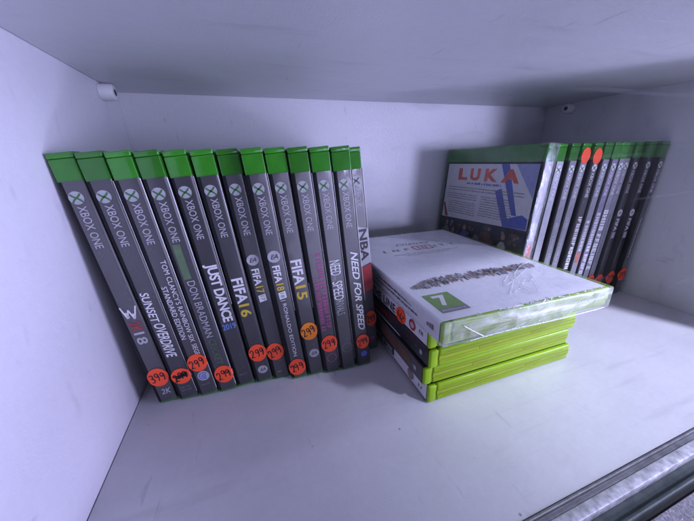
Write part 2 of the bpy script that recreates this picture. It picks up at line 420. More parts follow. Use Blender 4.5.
# ------------------------------------------------------------------ the case itself
# local frame: X thickness (0 back cover, T front cover), Y depth (0 spine), Z height
def shell_mesh(T, Dp, Hh, mat, tall):
    bm = bmesh.new()
    s = (0.04 if tall else 0.18) * MM; bv = (1.7 if tall else 0.9) * MM
    lip = 3.2 * MM
    # hinge block of the spine, a hair shy of the two lids, with a lip above and below
    hw = 6.6 if tall else 9.0
    add_box(bm, (0.25 * MM, 0.08 * MM, lip), (T - 0.25 * MM, hw * MM, Hh - lip), 0.7 * MM, 3)
    add_box(bm, (0.15 * MM, 0.0, Hh - lip + 0.05 * MM), (T - 0.15 * MM, (hw - 0.4) * MM, Hh), (1.4 if tall else 0.8) * MM, 3)
    add_box(bm, (0.15 * MM, 0.0, 0.0), (T - 0.15 * MM, (hw - 0.4) * MM, lip - 0.05 * MM), (1.4 if tall else 0.8) * MM, 3)
    # the two lids
    g = (hw + 0.2) * MM
    add_box(bm, (0.0, g, 0.15 * MM), (T * 0.5 - s, Dp, Hh - 0.15 * MM), bv, 3)
    add_box(bm, (T * 0.5 + s, g, 0.15 * MM), (T, Dp, Hh - 0.15 * MM), bv, 3)
    add_box(bm, (0.9 * MM, 6 * MM, 0.9 * MM), (T - 0.9 * MM, Dp - 1.0 * MM, Hh - 0.9 * MM))
    if tall: add_box(bm, (T * 0.5 - 2.0 * MM, g + 0.4 * MM, 0.21 * MM), (T * 0.5 + 2.0 * MM, Dp - 0.2 * MM, Hh - 0.21 * MM), 0.1 * MM, 1)
    # thin cover panels carrying the sleeve up to the spine
    add_box(bm, (0.02 * MM, 2.4 * MM, lip + 0.3 * MM), (0.8 * MM, g - 0.05 * MM, Hh - lip - 0.3 * MM))
    add_box(bm, (T - 0.8 * MM, 2.4 * MM, lip + 0.3 * MM), (T - 0.02 * MM, g - 0.05 * MM, Hh - lip - 0.3 * MM))
    if tall:   # two catches along the lower edge
        for y0 in (40, 88):
            add_box(bm, (T * 0.43, y0 * MM, 0.04 * MM), (T * 0.57, (y0 + 16) * MM, 1.2 * MM), 0.05 * MM, 1)
        for u0, u1 in ((0.24, 0.27), (0.74, 0.77)):        # fine moulding lines
            add_box(bm, (T * u0, 12 * MM, 0.12 * MM), (T * u1, Dp - 8 * MM, 1.0 * MM), 0.08 * MM, 1)
    return finish(bm, 'case_shell', mat, 40)

def sleeve_mesh(T, Dp, z0, z1, m_spine, m_back, m_front):
    """printed sheet wrapped round back, spine and front, under clear plastic"""
    bm = bmesh.new()
    o = 0.28 * MM; r = 2.1 * MM
    path = [(-o, Dp - 2.5 * MM, 1), (-o, r, 1)]
    for k in range(1, 6):
        t = math.pi / 2 * k / 6; path.append((-o + r * (1 - math.cos(t)), r - (r + o) * math.sin(t), 1))
    path += [(-o + r, -o, 1), (2.3 * MM if Dp == DC else -o + r + 0.05 * MM, -o, 1), (T + o - r, -o, 0)]  # left corner and strip go dark to paint the shade between spines
    for k in range(1, 6):
        t = math.pi / 2 * k / 6; path.append((T + o - r * (1 - math.sin(t)), r - (r + o) * math.cos(t), 2 if k > 2 else 0))
    path += [(T + o, r, 2), (T + o, Dp - 2.5 * MM, 2)]
    cols = [[bm.verts.new((x, y, z0)), bm.verts.new((x, y, z1))] for x, y, _ in path]
    for i in range(len(path) - 1):
        f = bm.faces.new((cols[i][0], cols[i + 1][0], cols[i + 1][1], cols[i][1]))
        a, b = path[i][2], path[i + 1][2]
        f.material_index = a if a == b else 0
    bmesh.ops.recalc_face_normals(bm, faces=bm.faces)
    r_ = bmesh.ops.solidify(bm, geom=list(bm.faces), thickness=0.12 * MM)
    return finish(bm, 'sleeve', [m_spine, m_back, m_front], 35)

def emblem_polys(uc, wc, r):
    P = [(disc(uc, wc, r, r, 32), 0)]
    for sx in (-1, 1):
        pts = []
        for i in range(9):
            t = -1 + 2 * i / 8
            # each stroke bows towards the middle
            pts.append((uc + sx * r * (0.66 * t + 0.10 * math.sin(math.pi * t)), wc + r * (0.70 * t if t < 0 else 0.62 * t) - 0.02 * r))
        P += [(q, 1) for q in ribbon(pts, r * 0.26)]
    return P

def emblem(parent, face, uc, wc, r=3.4 * MM, lift=0.0, cols=None, disc_mat='emblem_grey', cache={}):
    key = (uc, wc, r, face.o.y, cols, disc_mat)
    if key not in cache:
        P = emblem_polys(uc, wc, r)
        bm = bmesh.new()
        for pts, mi in P:
            vs = [bm.verts.new(face.at(a, b, lift + 0.05 * MM * mi)) for a, b in pts]
            f = bm.faces.new(vs); f.material_index = mi; f.normal_update()
            if f.normal.dot(face.n) < 0: f.normal_flip()
        cache[key] = finish(bm, 'emblem', [M[disc_mat], M[cols or 'emblem_green']])
    return link('emblem', cache[key], parent)

DIG = {
    '2': [[(0.05, 0.75), (0.2, 0.97), (0.5, 1.0), (0.72, 0.82), (0.62, 0.55), (0.3, 0.25), (0.0, 0.02), (0.35, 0.06), (0.8, 0.0)]],
    '9': [[(0.72, 0.8), (0.5, 0.98), (0.18, 0.9), (0.08, 0.68), (0.3, 0.5), (0.62, 0.62), (0.74, 0.85), (0.72, 0.5), (0.6, 0.2), (0.42, 0.0)]],
    '3': [[(0.05, 0.9), (0.4, 1.0), (0.68, 0.84), (0.6, 0.62), (0.3, 0.53), (0.66, 0.42), (0.74, 0.2), (0.45, 0.0), (0.05, 0.08)]],
}
def price(face_parent, face, uc, wc, text='299', mat='sticker', tilt=0.0, ru=6.4 * MM, rw=7.6 * MM, messy=False, lift=0.32 * MM, seed=0, ink_w=0.78):
    rnd = random.Random(seed * 13 + 5)
    bm = bmesh.new()
    top, bot = [], []
    n = 30
    for i in range(n):
        t = 2 * math.pi * i / n
        a = uc + ru * math.cos(t) * (1 + rnd.uniform(-.015, .015)); b = wc + rw * math.sin(t)
        over = max(0.0, abs(a - 6.4 * MM) - 5.6 * MM)       # paper bends back where it passes the spine edge
        bot.append(bm.verts.new(face.at(a, b, lift - 0.1 * MM - over * 0.6))); top.append(bm.verts.new(face.at(a, b, lift - over * 0.6)))
    cv = bm.verts.new(face.at(uc, wc, lift))
    for i in range(n):
        bm.faces.new((bot[i], bot[(i + 1) % n], top[(i + 1) % n], top[i])); bm.faces.new((top[i], top[(i + 1) % n], cv))
    bmesh.ops.recalc_face_normals(bm, faces=bm.faces)
    st = link('price_sticker', finish(bm, 'price_sticker', M[mat]), face_parent)
    polys = []
    k = len(text); cw = 1.55 * ru / k
    ct, sn = math.cos(tilt), math.sin(tilt)
    hh = rw * 0.86
    strokes = []
    for i, c in enumerate(text):
        for line in DIG[c]:
            x0 = -0.76 * ru + i * cw + rnd.uniform(-.1, .1) * cw; y0 = -hh * 0.5 + rnd.uniform(-.09, .09) * hh
            strokes.append([(x0 + x * cw * 0.92, y0 + y * hh) for x, y in line])
    if messy:      # price written over an older one
        for kk in range(6):
            strokes.append([(rnd.uniform(-.7, -.3) * ru + j * 0.35 * ru, rnd.uniform(-.3, .3) * hh) for j in range(4)])
    for s_ in strokes:
        sp = smooth_path([(x, y, 0) for x, y in s_], 3)
        for q in ribbon([(p.x * ct - p.y * sn + uc, p.x * sn + p.y * ct + wc) for p in sp], ink_w * MM * (1.25 if messy else 1)):
            polys.append((q, 0))
    link('handwritten_price', polys_mesh(face, polys, [M['marker']], 'handwritten_price', lift + 0.06 * MM), st)
    return st

def greek(face, rows, mat, lift=0.0, seed=1, along='a', name='fine_print'):
    """rows: (start a, start b, length, letter height, reading down?) as tiny word bars too small to read"""
    rnd = random.Random(seed); polys = []
    for a, b, L, h, dn in rows:
        p = 0.0
        while p < L:
            w = min(rnd.uniform(0.5, 1.0) * h, L - p)
            hh = h * rnd.choice((0.7, 0.7, 1.0, 0.85))
            if dn: q = [(a, b - p), (a + hh, b - p), (a + hh, b - p - w * 0.78), (a, b - p - w * 0.78)]
            else: q = [(a + p, b), (a + p + w * 0.78, b), (a + p + w * 0.78, b + hh), (a + p, b + hh)]
            polys.append((q, 0)); p += w
            if rnd.random() < 0.17: p += h * 0.55
    return polys_mesh(face, polys, [mat], name, lift)

def letters(parent, face, s, uc, w0, w1, h, mat, name='title_lettering', bold=0.0, shear=0.0, spacing=1.0, lift=0.0):
    return link(name, text_mesh(face, s, down(uc * MM, w0 * MM, w1 * MM, h * MM), M[mat], bold, shear, spacing, lift), parent)

def shapes(parent, face, polys, mats, name, lift=0.0):
    return link(name, polys_mesh(face, polys, [M[m] for m in mats], name, lift), parent)

SHELL_L = shell_mesh(TL, DC, HC, M['green'], False)
SHELL_R = shell_mesh(TR, DC, HC, M['green'], False)
SHELL_X = shell_mesh(TX, DX, HX, M['lime'], True)
_SL = {}
def case_root(label, group, mat4, T, shell, Dp, z0, z1, ink, back='side', front='side'):
    t = thing('game_case', label, 'game case', group, mat4)
    link('case_shell', shell, t)
    key = (T, ink, back, front)
    if key not in _SL: _SL[key] = sleeve_mesh(T, Dp, z0, z1, M[ink], M[back], M[front])
    link('sleeve', _SL[key], t)
    return t

def stand(x, y, roll, yaw, T):
    z = -T * math.sin(roll) if roll < 0 else 0.0
    return Matrix.Translation((x, y, z + 0.0004)) @ Matrix.Rotation(yaw, 4, 'Z') @ Matrix.Rotation(-roll, 4, 'Y')

def lie(x, y, yaw, z):
    c, s = math.cos(yaw), math.sin(yaw)
    return Matrix(((0, c, -s, x), (0, s, c, y), (1, 0, 0, z), (0, 0, 0, 1)))

FS = Face((0, -0.55 * MM, 0), (1, 0, 0), (0, 0, 1))       # spine print face

# ------------------------------------------------------------------ left row of thirteen
YL = -0.04577
LEFT = [[0.0152, -0.1379, 0.0845], [0.0291, -0.14, 0.0889], [0.0426, -0.1414, 0.0899], [0.0561, -0.1422, 0.0903],
        [0.0694, -0.1413, 0.0894], [0.0832, -0.1428, 0.0876], [0.0965, -0.1437, 0.0837], [0.1097, -0.1489, 0.0821],
        [0.123, -0.1495, 0.082], [0.1362, -0.1517, 0.0814], [0.1494, -0.1528, 0.0803], [0.1629, -0.1533, 0.0811],
        [0.1777, -0.1363, 0.0857]]
LLAB = ['dark game case nearest the left wall, zigzag emblem above red characters',
        'dark game case with slanted brush-lettered title and a scribbled-over red sticker',
        'dark game case with two-line thin white title and white swirl emblem',
        'dark game case with dull green block above its thin pale title',
        'game case with tall bold white title and blue 2019, no price sticker',
        'dark game case with bold white title ending in yellow 16',
        'dark game case with small white title ending in yellow 17',
        'dark game case with yellow 18 and a long white subtitle',
        'dark game case with the only amber-orange price sticker',
        'dark game case with faded pink title and faint pink ring',
        'dark game case with condensed white title above a thin grey ring, no sticker',
        'dark game case with slanted bold white three-word title and blue round mark',
        'pushed-back game case at the right end of the left row, letters over red']
INKS = ['ink', 'ink', 'ink2', 'ink', 'ink', 'ink', 'ink', 'ink', 'ink2', 'ink', 'ink', 'ink3', 'ink2']
PLAT_L = text_mesh(FS, 'XBOX ONE', down(6.5 * MM, 143.0 * MM, 118.4 * MM, 4.2 * MM), M['print_grey'], 0.006, 0, 1.0)
left = []
for i, (x, y, r) in enumerate(LEFT):
    t = case_root(LLAB[i], 'upright game cases in the left row', stand(x, y, r, YL, TL), TL, SHELL_L, DC, 1.7 * MM, 156.3 * MM, INKS[i])
    left.append(t)
    if i < 12:
        emblem(t, FS, 5.9 * MM, 147.6 * MM, 3.55 * MM)
        link('platform_lettering', PLAT_L, t)

def ea(t, u, w, r=3.6, mat='print_grey'):     # round badge with two joined slanted letters
    u, w, r = u * MM, w * MM, r * MM
    b = shapes(t, FS, [(disc(u, w, r, r), 0)], [mat], 'publisher_badge')
    link('badge_lettering', text_mesh(FS, 'EA', lambda x, y: (u + (x - .5) * r * 1.15, w + (y - .5) * r * 0.75), M['print_black'], 0.012, 0.35, 0.9, 0.05 * MM), b)

t = left[0]
shapes(t, FS, [(q, 0) for L in ([(2.6, 79.5), (4.6, 71)], [(4.6, 71), (6.4, 77)], [(6.4, 77), (8.2, 70)], [(8.2, 70), (11.2, 79)], [(4.4, 75.5), (5.6, 71.6)], [(8.0, 74), (9.0, 71.2)])
               for q in ribbon([(a * MM, b * MM) for a, b in L], 0.9 * MM)], ['print_white'], 'zigzag_emblem')
letters(t, FS, '2K', 7.0, 68.4, 60.8, 6.2, 'print_red', bold=0.02)
letters(t, FS, '18', 7.0, 60.0, 50.8, 6.2, 'print_grey', bold=0.02, name='number_lettering')
link('publisher_mark', text_mesh(FS, '2K', lambda x, y: ((4.6 + x * 6.4) * MM, (7.4 + y * 4.6) * MM), M['print_grey'], 0.02, 0.2), t)
price(t, FS, 6.6 * MM, 22.6 * MM, '399', tilt=0.12, seed=1)

t = left[1]
letters(t, FS, 'SUNSET', 5.4, 88, 66, 4.8, 'print_white', bold=0.012, shear=0.15)
letters(t, FS, 'OVERDRIVE', 6.6, 65, 37.5, 6.4, 'print_white', bold=0.018, shear=0.3)
price(t, FS, 7.2 * MM, 20.8 * MM, '299', tilt=0.2, seed=2, messy=True, rw=6.6 * MM)
link('fine_print', text_mesh(FS, 'ONLY ON', flat_(3.6 * MM, 9.8 * MM, 10.0 * MM, 1.5 * MM), M['print_dim']), t)
link('fine_print', text_mesh(FS, 'XBOX ONE', flat_(3.6 * MM, 10.4 * MM, 7.4 * MM, 1.5 * MM), M['print_dim']), t)

t = left[2]
letters(t, FS, "TOM CLANCY'S RAINBOW SIX", 8.9, 107.5, 47.0, 3.1, 'print_white')
letters(t, FS, "SIEGE", 8.9, 45.3, 36.2, 3.1, 'print_white')
letters(t, FS, 'STANDARD EDITION', 4.3, 90.5, 50.5, 3.1, 'print_white', name='subtitle_lettering')
u, w = 7.4 * MM, 17.6 * MM
shapes(t, FS, [(disc(u, w, 3.9 * MM, 4.2 * MM), 0)] , ['print_grey'], 'swirl_emblem')
shapes(t, FS, [(q, 0) for q in ring(u, w, 2.6 * MM, 2.8 * MM, 0.8 * MM, 22, 0.4, 5.4) + ring(u + .2 * MM, w - .2 * MM, 1.1 * MM, 1.2 * MM, 0.9 * MM, 16)], ['print_royal'], 'swirl', 0.05 * MM)
price(t, FS, 6.8 * MM, 29.8 * MM, '299', tilt=0.15, seed=3, ru=6.3 * MM, rw=7.4 * MM, lift=0.4 * MM)
link('fine_print', text_mesh(FS, 'UBISOFT', flat_(4.0 * MM, 10.0 * MM, 9.3 * MM, 1.4 * MM), M['print_dim']), t)

t = left[3]
shapes(t, FS, [([(3.4 * MM, 117 * MM), (7.8 * MM, 117 * MM), (7.8 * MM, 93.5 * MM), (3.4 * MM, 93.5 * MM)], 0)], ['print_dullgreen'], 'green_block')
letters(t, FS, 'DON BRADMAN', 6.6, 92.0, 48.6, 4.6, 'print_grey')
letters(t, FS, 'CRICKET', 7.0, 46.8, 25.2, 4.6, 'print_dullgreen', name='subtitle_lettering')
price(t, FS, 7.4 * MM, 15.6 * MM, '299', tilt=0.22, seed=4)

t = left[4]
letters(t, FS, 'JUST DANCE', 6.6, 101.5, 57.5, 8.6, 'print_white', bold=0.03, spacing=0.92)
link('number_lettering', text_mesh(FS, '2019', lambda x, y: ((2.6 + x * 8.8) * MM, (51.2 + y * 4.6) * MM), M['print_blue'], 0.02), t)
link('fine_print', text_mesh(FS, 'UBISOFT', flat_(3.2 * MM, 9.6 * MM, 9.8 * MM, 1.6 * MM), M['print_dim']), t)

def fifa(i, uc, w0, w1, wn, num, h, hn):
    letters(left[i], FS, 'FIFA', uc, w0, w1, h, 'print_white', bold=0.03)
    letters(left[i], FS, num, uc + 0.1, w1 - 0.9, wn, hn, 'print_yellow', bold=0.025, name='number_lettering')
fifa(5, 6.5, 89.5, 70.5, 59.5, '16', 7.2, 7.2)
ea(left[5], 7.2, 11.8)
price(left[5], FS, 6.8 * MM, 27.6 * MM, '299', tilt=0.1, seed=5)

fifa(6, 5.9, 94.8, 82.5, 76.2, '17', 5.0, 5.2)
ea(left[6], 5.9, 101.2, 3.9)
def qsq(t, u, w):
    b = shapes(t, FS, [([((u + a) * MM, (w + c) * MM) for a, c in ((-2.4, -3.0), (2.6, -2.3), (2.4, 3.0), (-2.6, 2.3))], 0)], ['print_white'], 'square_badge')
    link('badge_mark', text_mesh(FS, '17' if t is left[6] else '18', lambda x, y: ((u - 1.3 + y * 2.6) * MM, (w + 1.8 - x * 3.6) * MM), M['print_dim'], 0.01, 0, 1, 0.05 * MM), b)
qsq(left[6], 6.3, 72.3)
price(left[6], FS, 5.8 * MM, 26.0 * MM, '299', tilt=0.35, seed=6)
shapes(left[6], FS, [([(4.0 * MM, 6.4 * MM), (7.6 * MM, 6.4 * MM), (7.6 * MM, 7.2 * MM), (4.0 * MM, 7.2 * MM)], 0)], ['print_dim'], 'fine_print')

fifa(7, 6.2, 96.8, 84.2, 78.0, '18', 5.0, 5.2)
ea(left[7], 6.4, 103.2, 4.2)
qsq(left[7], 6.6, 74.2)
letters(left[7], FS, '| RONALDO EDITION', 6.2, 70.2, 21.4, 3.4, 'print_white', name='subtitle_lettering')
price(left[7], FS, 6.2 * MM, 11.2 * MM, '299', tilt=0.25, seed=7)

fifa(8, 6.6, 99.2, 80.6, 68.6, '15', 7.4, 7.4)
ea(left[8], 7.6, 20.6, 3.8)
price(left[8], FS, 6.9 * MM, 41.2 * MM, '299', 'sticker_amber', 0.3, seed=8)

t = left[9]      # faded pink title, too worn to read
shapes(t, FS, [(q, 0) for q in ring(7.4 * MM, 14.0 * MM, 3.6 * MM, 3.8 * MM, 0.5 * MM)], ['print_pink'], 'ring_mark')
price(t, FS, 7.2 * MM, 27.6 * MM, '299', tilt=0.2, seed=9)

t = left[10]
letters(t, FS, 'NEED', 6.3, 96, 84.6, 7.4, 'print_white', bold=0.008)
letters(t, FS, 'FOR', 4.4, 83.8, 80.6, 2.6, 'print_grey', name='subtitle_lettering')
letters(t, FS, 'SPEED', 6.3, 79.8, 64.4, 7.4, 'print_white', bold=0.008)
letters(t, FS, 'RIVALS', 6.4, 63.8, 51.6, 6.0, 'print_grey', name='subtitle_lettering')
shapes(t, FS, [(q, 0) for q in ring(7.6 * MM, 21 * MM, 4.0 * MM, 4.3 * MM, 0.45 * MM)], ['print_dim'], 'ring_mark')

t = left[11]
letters(t, FS, 'NEED FOR SPEED', 7.8, 101, 34.6, 5.4, 'print_white', bold=0.02, shear=0.35)
price(t, FS, 7.4 * MM, 23.6 * MM, '299', tilt=0.2, seed=11, ru=5.4 * MM, rw=6.6 * MM)
shapes(t, FS, [(disc(7.4 * MM, 11.4 * MM, 2.6 * MM, 2.8 * MM), 0)], ['print_royal'], 'round_mark')

t = left[12]
emblem(t, FS, 6.8 * MM, 148.4 * MM, 3.5 * MM, cols='print_black')
link('platform_lettering', text_mesh(FS, 'XBOX', down(7.2 * MM, 144 * MM, 129.5 * MM, 4.2 * MM), M['print_grey'], 0.0), t)
shapes(t, FS, [([(0.4 * MM, 116 * MM), (12.6 * MM, 112 * MM), (12.6 * MM, 84 * MM), (0.4 * MM, 80 * MM)], 0)], ['print_grey'], 'white_block')
letters(t, FS, 'NBA', 8.2, 112, 86, 6.6, 'print_black', bold=0.03, lift=0.05 * MM)
shapes(t, FS, [([(0.4 * MM, 79 * MM), (12.8 * MM, 83 * MM), (12.8 * MM, 60 * MM), (0.4 * MM, 57 * MM)], 0)], ['print_red'], 'red_block')
price(t, FS, 8.2 * MM, 32.0 * MM, '299', tilt=0.2, seed=12, ru=5.0 * MM)
shapes(t, FS, [(disc(8.0 * MM, 11.8 * MM, 1.8 * MM, 2.2 * MM), 0)], ['print_pink'], 'round_mark')

# ------------------------------------------------------------------ right row of twelve
YR = -0.0019
RIGHT = [[0.3395, -0.1402, -0.072], [0.3587, -0.1365, -0.0639], [0.3766, -0.1365, -0.059], [0.3888, -0.1365, -0.0759],
         [0.4057, -0.1385, -0.0564], [0.4179, -0.1394, -0.0622], [0.4302, -0.1397, -0.0678], [0.4425, -0.139, -0.0676],
         [0.4581, -0.1365, -0.0479], [0.4715, -0.138, -0.0408], [0.4838, -0.1421, -0.047], [0.4961, -0.1461, -0.0469]]
RLAB = ['shrink-wrapped game case showing its back cover with a big red title',
        'pale-spined game case directly right of the case showing its back cover',
        'slate-spined game case just left of the two red-topped cases in the right row',
        'game case with red oval on its green top, left one of two',
        'game case with red oval on its green top, right one of two',
        'pale-spined game case just right of the two red-topped cases',
        'violet-spined game case in the right row',
        'game case with the tallest white title in the right row',
        'game case left of the two cases with round white badges',
        'game case with round white badge, left one of two in the right row',
        'game case with round white badge, right one of two in the right row',
        'dark game case closest to the right wall, thin small title']
RINK = ['silver', 'silver', 'slate', 'slate', 'ink', 'slate', 'slate2', 'slate', 'slate', 'ink', 'ink', 'ink3']
PLAT_R = text_mesh(FS, 'XBOX ONE', down(6.1 * MM, 144.0 * MM, 119.5 * MM, 4.4 * MM), M['print_white'], 0.008)
right = []
for i, (x, y, r) in enumerate(RIGHT):
    t = case_root(RLAB[i], 'upright game cases in the right row', stand(x, y, r, YR, TR), TR, SHELL_R, DC, 1.7 * MM, 155.4 * MM, RINK[i])
    right.append(t)
    emblem(t, FS, 6.1 * MM, 148.0 * MM, 3.5 * MM, disc_mat='print_white')
    link('platform_lettering', PLAT_R, t)

# front cover edges on some spines, the light they catch painted as white strips
for i, (z0, z1, wd) in {1: (4, 155, .30), 2: (4, 156, .34), 3: (4, 156, .42), 4: (70, 156, .30), 6: (6, 155, .22), 7: (60, 156, .26), 8: (60, 80, .4), 9: (4, 155, .26), 10: (8, 155, .30), 11: (60, 156, .36), 12: (70, 156, .42)}.items():
    FC = Face((TL + 0.02 * MM, -0.02 * MM, 0), Vector((0.7071, 0.7071, 0)), (0, 0, 1))
    shapes(left[i], FC, [([(-wd / 2 * MM, z0 * MM), (wd / 2 * MM, z0 * MM), (wd / 2 * MM, z1 * MM), (-wd / 2 * MM, z1 * MM)], 0)], ['print_white'], 'cover_edge_glint', 0.10 * MM)

# first: back cover in view, wrapped in film
t = right[0]
FB = Face((-0.55 * MM, 0, 0), (0, -1, 0), (0, 0, 1))     # a = -depth, b = height
def B(d, w): return (-d * MM, w * MM)
panel = shapes(t, FB, [([B(129.5, 153.5), B(3.2, 153.5), B(1.8, 92), B(130, 86.5)], 0)], ['print_white'], 'blurb_panel')
shapes(panel, FB, [([B(46, 153.4), B(36, 153.4), B(16, 104), B(22, 104)], 0),
                   ([B(48, 126), B(40, 129), B(26, 100), B(10, 106), B(3, 103), B(2.4, 92.3), B(30, 91)], 0)], ['print_royal'], 'blue_stripe', 0.06 * MM)
shapes(panel, FB, [([B(28, 153.4), B(3.4, 153.4), B(2.8, 122)], 0)], ['print_paleblue'], 'blue_corner', 0.06 * MM)
shapes(panel, FB, [([B(129.6, 104), B(127, 106), B(118, 88), B(123, 87.4)], 0)], ['print_red'], 'red_corner', 0.06 * MM)
shapes(panel, FB, [([B(129.4, 150), B(126, 153.3), B(110, 120), B(113, 119)], 0)], ['print_white'], 'white_stripe', 0.03 * MM)
for ch, d0, d1 in (('L', 108.5, 93), ('U', 88.5, 73), ('K', 66, 48), ('A', 43, 21)):
    link('title_lettering', text_mesh(FB, ch, lambda x, y, d0=d0, d1=d1: B(d0 + (d1 - d0) * x, 135 + y * 13.5), M['print_orange'], 0.05, 0, 1, 0.12 * MM), panel)
link('tagline', greek(FB, [(-92 * MM, 130.6 * MM, 52 * MM, 2.5 * MM, False)], M['print_royal'], 0.12 * MM, 21), panel)
rows = [(-124 * MM, (125.5 - 3 * k) * MM, 112 * MM, 1.3 * MM, False) for k in range(2)]
rows += [(-124 * MM, (117.5 - 2.6 * k) * MM, 52 * MM, 1.2 * MM, False) for k in range(3)]
rows += [(-120 * MM, (108 - 2.7 * k) * MM, 48 * MM, 1.2 * MM, False) for k in range(6)]
rows += [(-66 * MM, (117.5 - 2.6 * k) * MM, 44 * MM, 1.2 * MM, False) for k in range(9)]
link('fine_print', greek(FB, rows, M['print_dim'], 0.1 * MM, 22), panel)
photo = shapes(t, FB, [([B(130, 86), B(1.8, 91.4), B(1.8, 4), B(130, 4)], 0)], ['print_night'], 'photo_strip', 0.02 * MM)
pp = []
def body(cd, w, hgt, shirt, skin=3, head=True):
    pp.append(([B(cd + 6, w), B(cd + 5.2, w + hgt * .55), B(cd + 2, w + hgt * .68), B(cd - 2, w + hgt * .68), B(cd - 5.2, w + hgt * .55), B(cd - 6, w)], shirt))
    pp.append((disc(-cd * MM, (w + hgt * .83) * MM, 2.6 * MM, 3.4 * MM, 14), skin))
    for sg in (-1, 1): pp.append(([B(cd + sg * 5.0, w + hgt * .55), B(cd + sg * 8.2, w + hgt * .2), B(cd + sg * 6.6, w + hgt * .15), B(cd + sg * 4.2, w + hgt * .42)], skin))
body(84, 54, 30, 0); body(117, 58, 26, 1); body(26, 52, 34, 2); body(104, 56, 20, 1)
pp.append((disc(-50 * MM, 70 * MM, 10 * MM, 11 * MM, 20), 4))
pp.append(([B(46, 66), B(30, 62), B(26, 54), B(34, 52), B(42, 58)], 5)); pp.append((disc(-63 * MM, 66 * MM, 5 * MM, 9 * MM, 16), 1))
pp.append(([B(74, 55), B(56, 52), B(52, 62), B(70, 66)], 1))
rq = random.Random(77)
bits = []
for k in range(170):
    d = rq.uniform(8, 124); w_ = rq.uniform(54, 82 + (124 - d) * 0.03); a_, b_ = rq.uniform(1, 4.5), rq.uniform(0.8, 5)
    bits.append(([B(d + a_ * rq.uniform(.5, 1), w_), B(d - a_ * .4, w_ - b_ * rq.uniform(.2, .6)), B(d - a_, w_ + b_ * .5), B(d + a_ * .2, w_ + b_)], rq.choice((1, 1, 2, 2, 3, 4, 4, 5, 5, 5))))
bm = bmesh.new()
for k, (pts, mi) in enumerate(bits):
    f = bm.faces.new([bm.verts.new(FB.at(a, b, 0.03 * MM + k * 0.0001 * MM)) for a, b in pts]); f.material_index = mi; f.normal_update()
    if f.normal.dot(FB.n) < 0: f.normal_flip()
link('background_figures', finish(bm, 'background_figures', [M[q] for q in ('print_royal', 'print_brown', 'print_dim', 'print_brown', 'print_black', 'print_night')]), photo)
shapes(photo, FB, pp, ['print_royal', 'print_dim', 'print_grey', 'print_skin', 'print_brown', 'print_white'], 'player_figures', 0.06 * MM)
link('fine_print', greek(FB, [(-124 * MM, (50 - 2.4 * k) * MM, 116 * MM, 1.1 * MM, False) for k in range(9)], M['print_dim'], 0.06 * MM, 23), photo)
shapes(t, FS, [(q, 0) for q in ([(3 * MM, 100 * MM), (9 * MM, 100 * MM), (9 * MM, 82 * MM), (3 * MM, 82 * MM)],)], ['print_white'], 'title_block')
shapes(t, FS, [([(3.2 * MM, 80 * MM), (8.6 * MM, 78 * MM), (8.6 * MM, 64 * MM), (3.2 * MM, 66 * MM)], 0)], ['print_orange'], 'red_block')
def wrap_mesh(lo, hi, cuts, amp, fold_test, mats, seed):
    bm = bmesh.new(); rnd = random.Random(seed)
    add_box(bm, lo, hi, 1.6 * MM, 2)
    bmesh.ops.subdivide_edges(bm, edges=[e for e in bm.edges if e.calc_length() > 0.02], cuts=cuts, use_grid_fill=True)
    bmesh.ops.triangulate(bm, faces=[f for f in bm.faces if len(f.verts) > 4])
    bm.normal_update()
    for v in bm.verts: v.co += v.normal * rnd.uniform(0, amp)
    for f in bm.faces:
        f.material_index = fold_test(f.calc_center_median(), f.normal)
    return finish(bm, 'shrink_wrap', mats, 50)
link('shrink_wrap', wrap_mesh((-1.0 * MM, -1.3 * MM, -0.0002), (TR + 1.0 * MM, DC + 0.6 * MM, HC + 0.8 * MM), 14, 0.35 * MM,
                              lambda c, n: 1 if n.y < -0.4 else 0, [M['wrap'], M['wrap_spine']], 5), t)

# titles too blurred to read: pale letter-like strokes
def blur_title(t, uc, w0, w1, h, mat, seed, name='title_lettering'):
    rnd = random.Random(seed); P = []; w = w0
    a, b = uc - h / 2, uc + h / 2; k = 0.24 * h
    def box(a0, a1, z0, z1): P.append(([(a0, z0), (a1, z0), (a1, z1), (a0, z1)], 0))
    while w > w1:
        L = rnd.uniform(0.5, 0.78) * h
        st = rnd.randrange(6)
        if st == 5: box(a, b, w, w - k); L = k
        else:
            box(a, b, w, w - k)                                    # first stem
            if st in (0, 2, 4): box(a, b, w - L + k, w - L)        # second stem
            if st in (0, 1, 3): box(b - k, b, w - k, w - L + (k if st == 0 else 0))
            if st in (0, 1): box(a, a + k, w - k, w - L + (k if st == 0 else 0))
            if st in (1, 2, 3): box(uc - k / 2, uc + k / 2, w - k, w - L + (k if st == 2 else k * 0.5))
            if st == 4: P.append(([(b, w - k), (b, w - k * 1.6), (a, w - L + k), (a, w - L + k * 1.6)], 0))
        w -= L + 0.17 * h
        if rnd.random() < .12: w -= h * .4
    return shapes(t, FS, [([(x * MM, z * MM) for x, z in p], m) for p, m in P], [mat], name)
blur_title(right[2], 6.0, 96, 52, 3.0, 'print_grey', 31)
blur_title(right[3], 6.0, 100, 50, 3.2, 'print_grey', 32)
blur_title(right[4], 6.4, 100, 44, 5.4, 'print_white', 33)
blur_title(right[5], 6.2, 95, 62, 4.2, 'print_white', 34)
blur_title(right[5], 6.2, 60, 48, 4.2, 'print_orange', 44, 'subtitle_lettering')
blur_title(right[6], 6.2, 102, 36, 5.2, 'print_white', 35)
blur_title(right[7], 6.2, 104, 36, 7.0, 'print_white', 36)
blur_title(right[8], 6.2, 98, 42, 3.0, 'print_dim', 37)
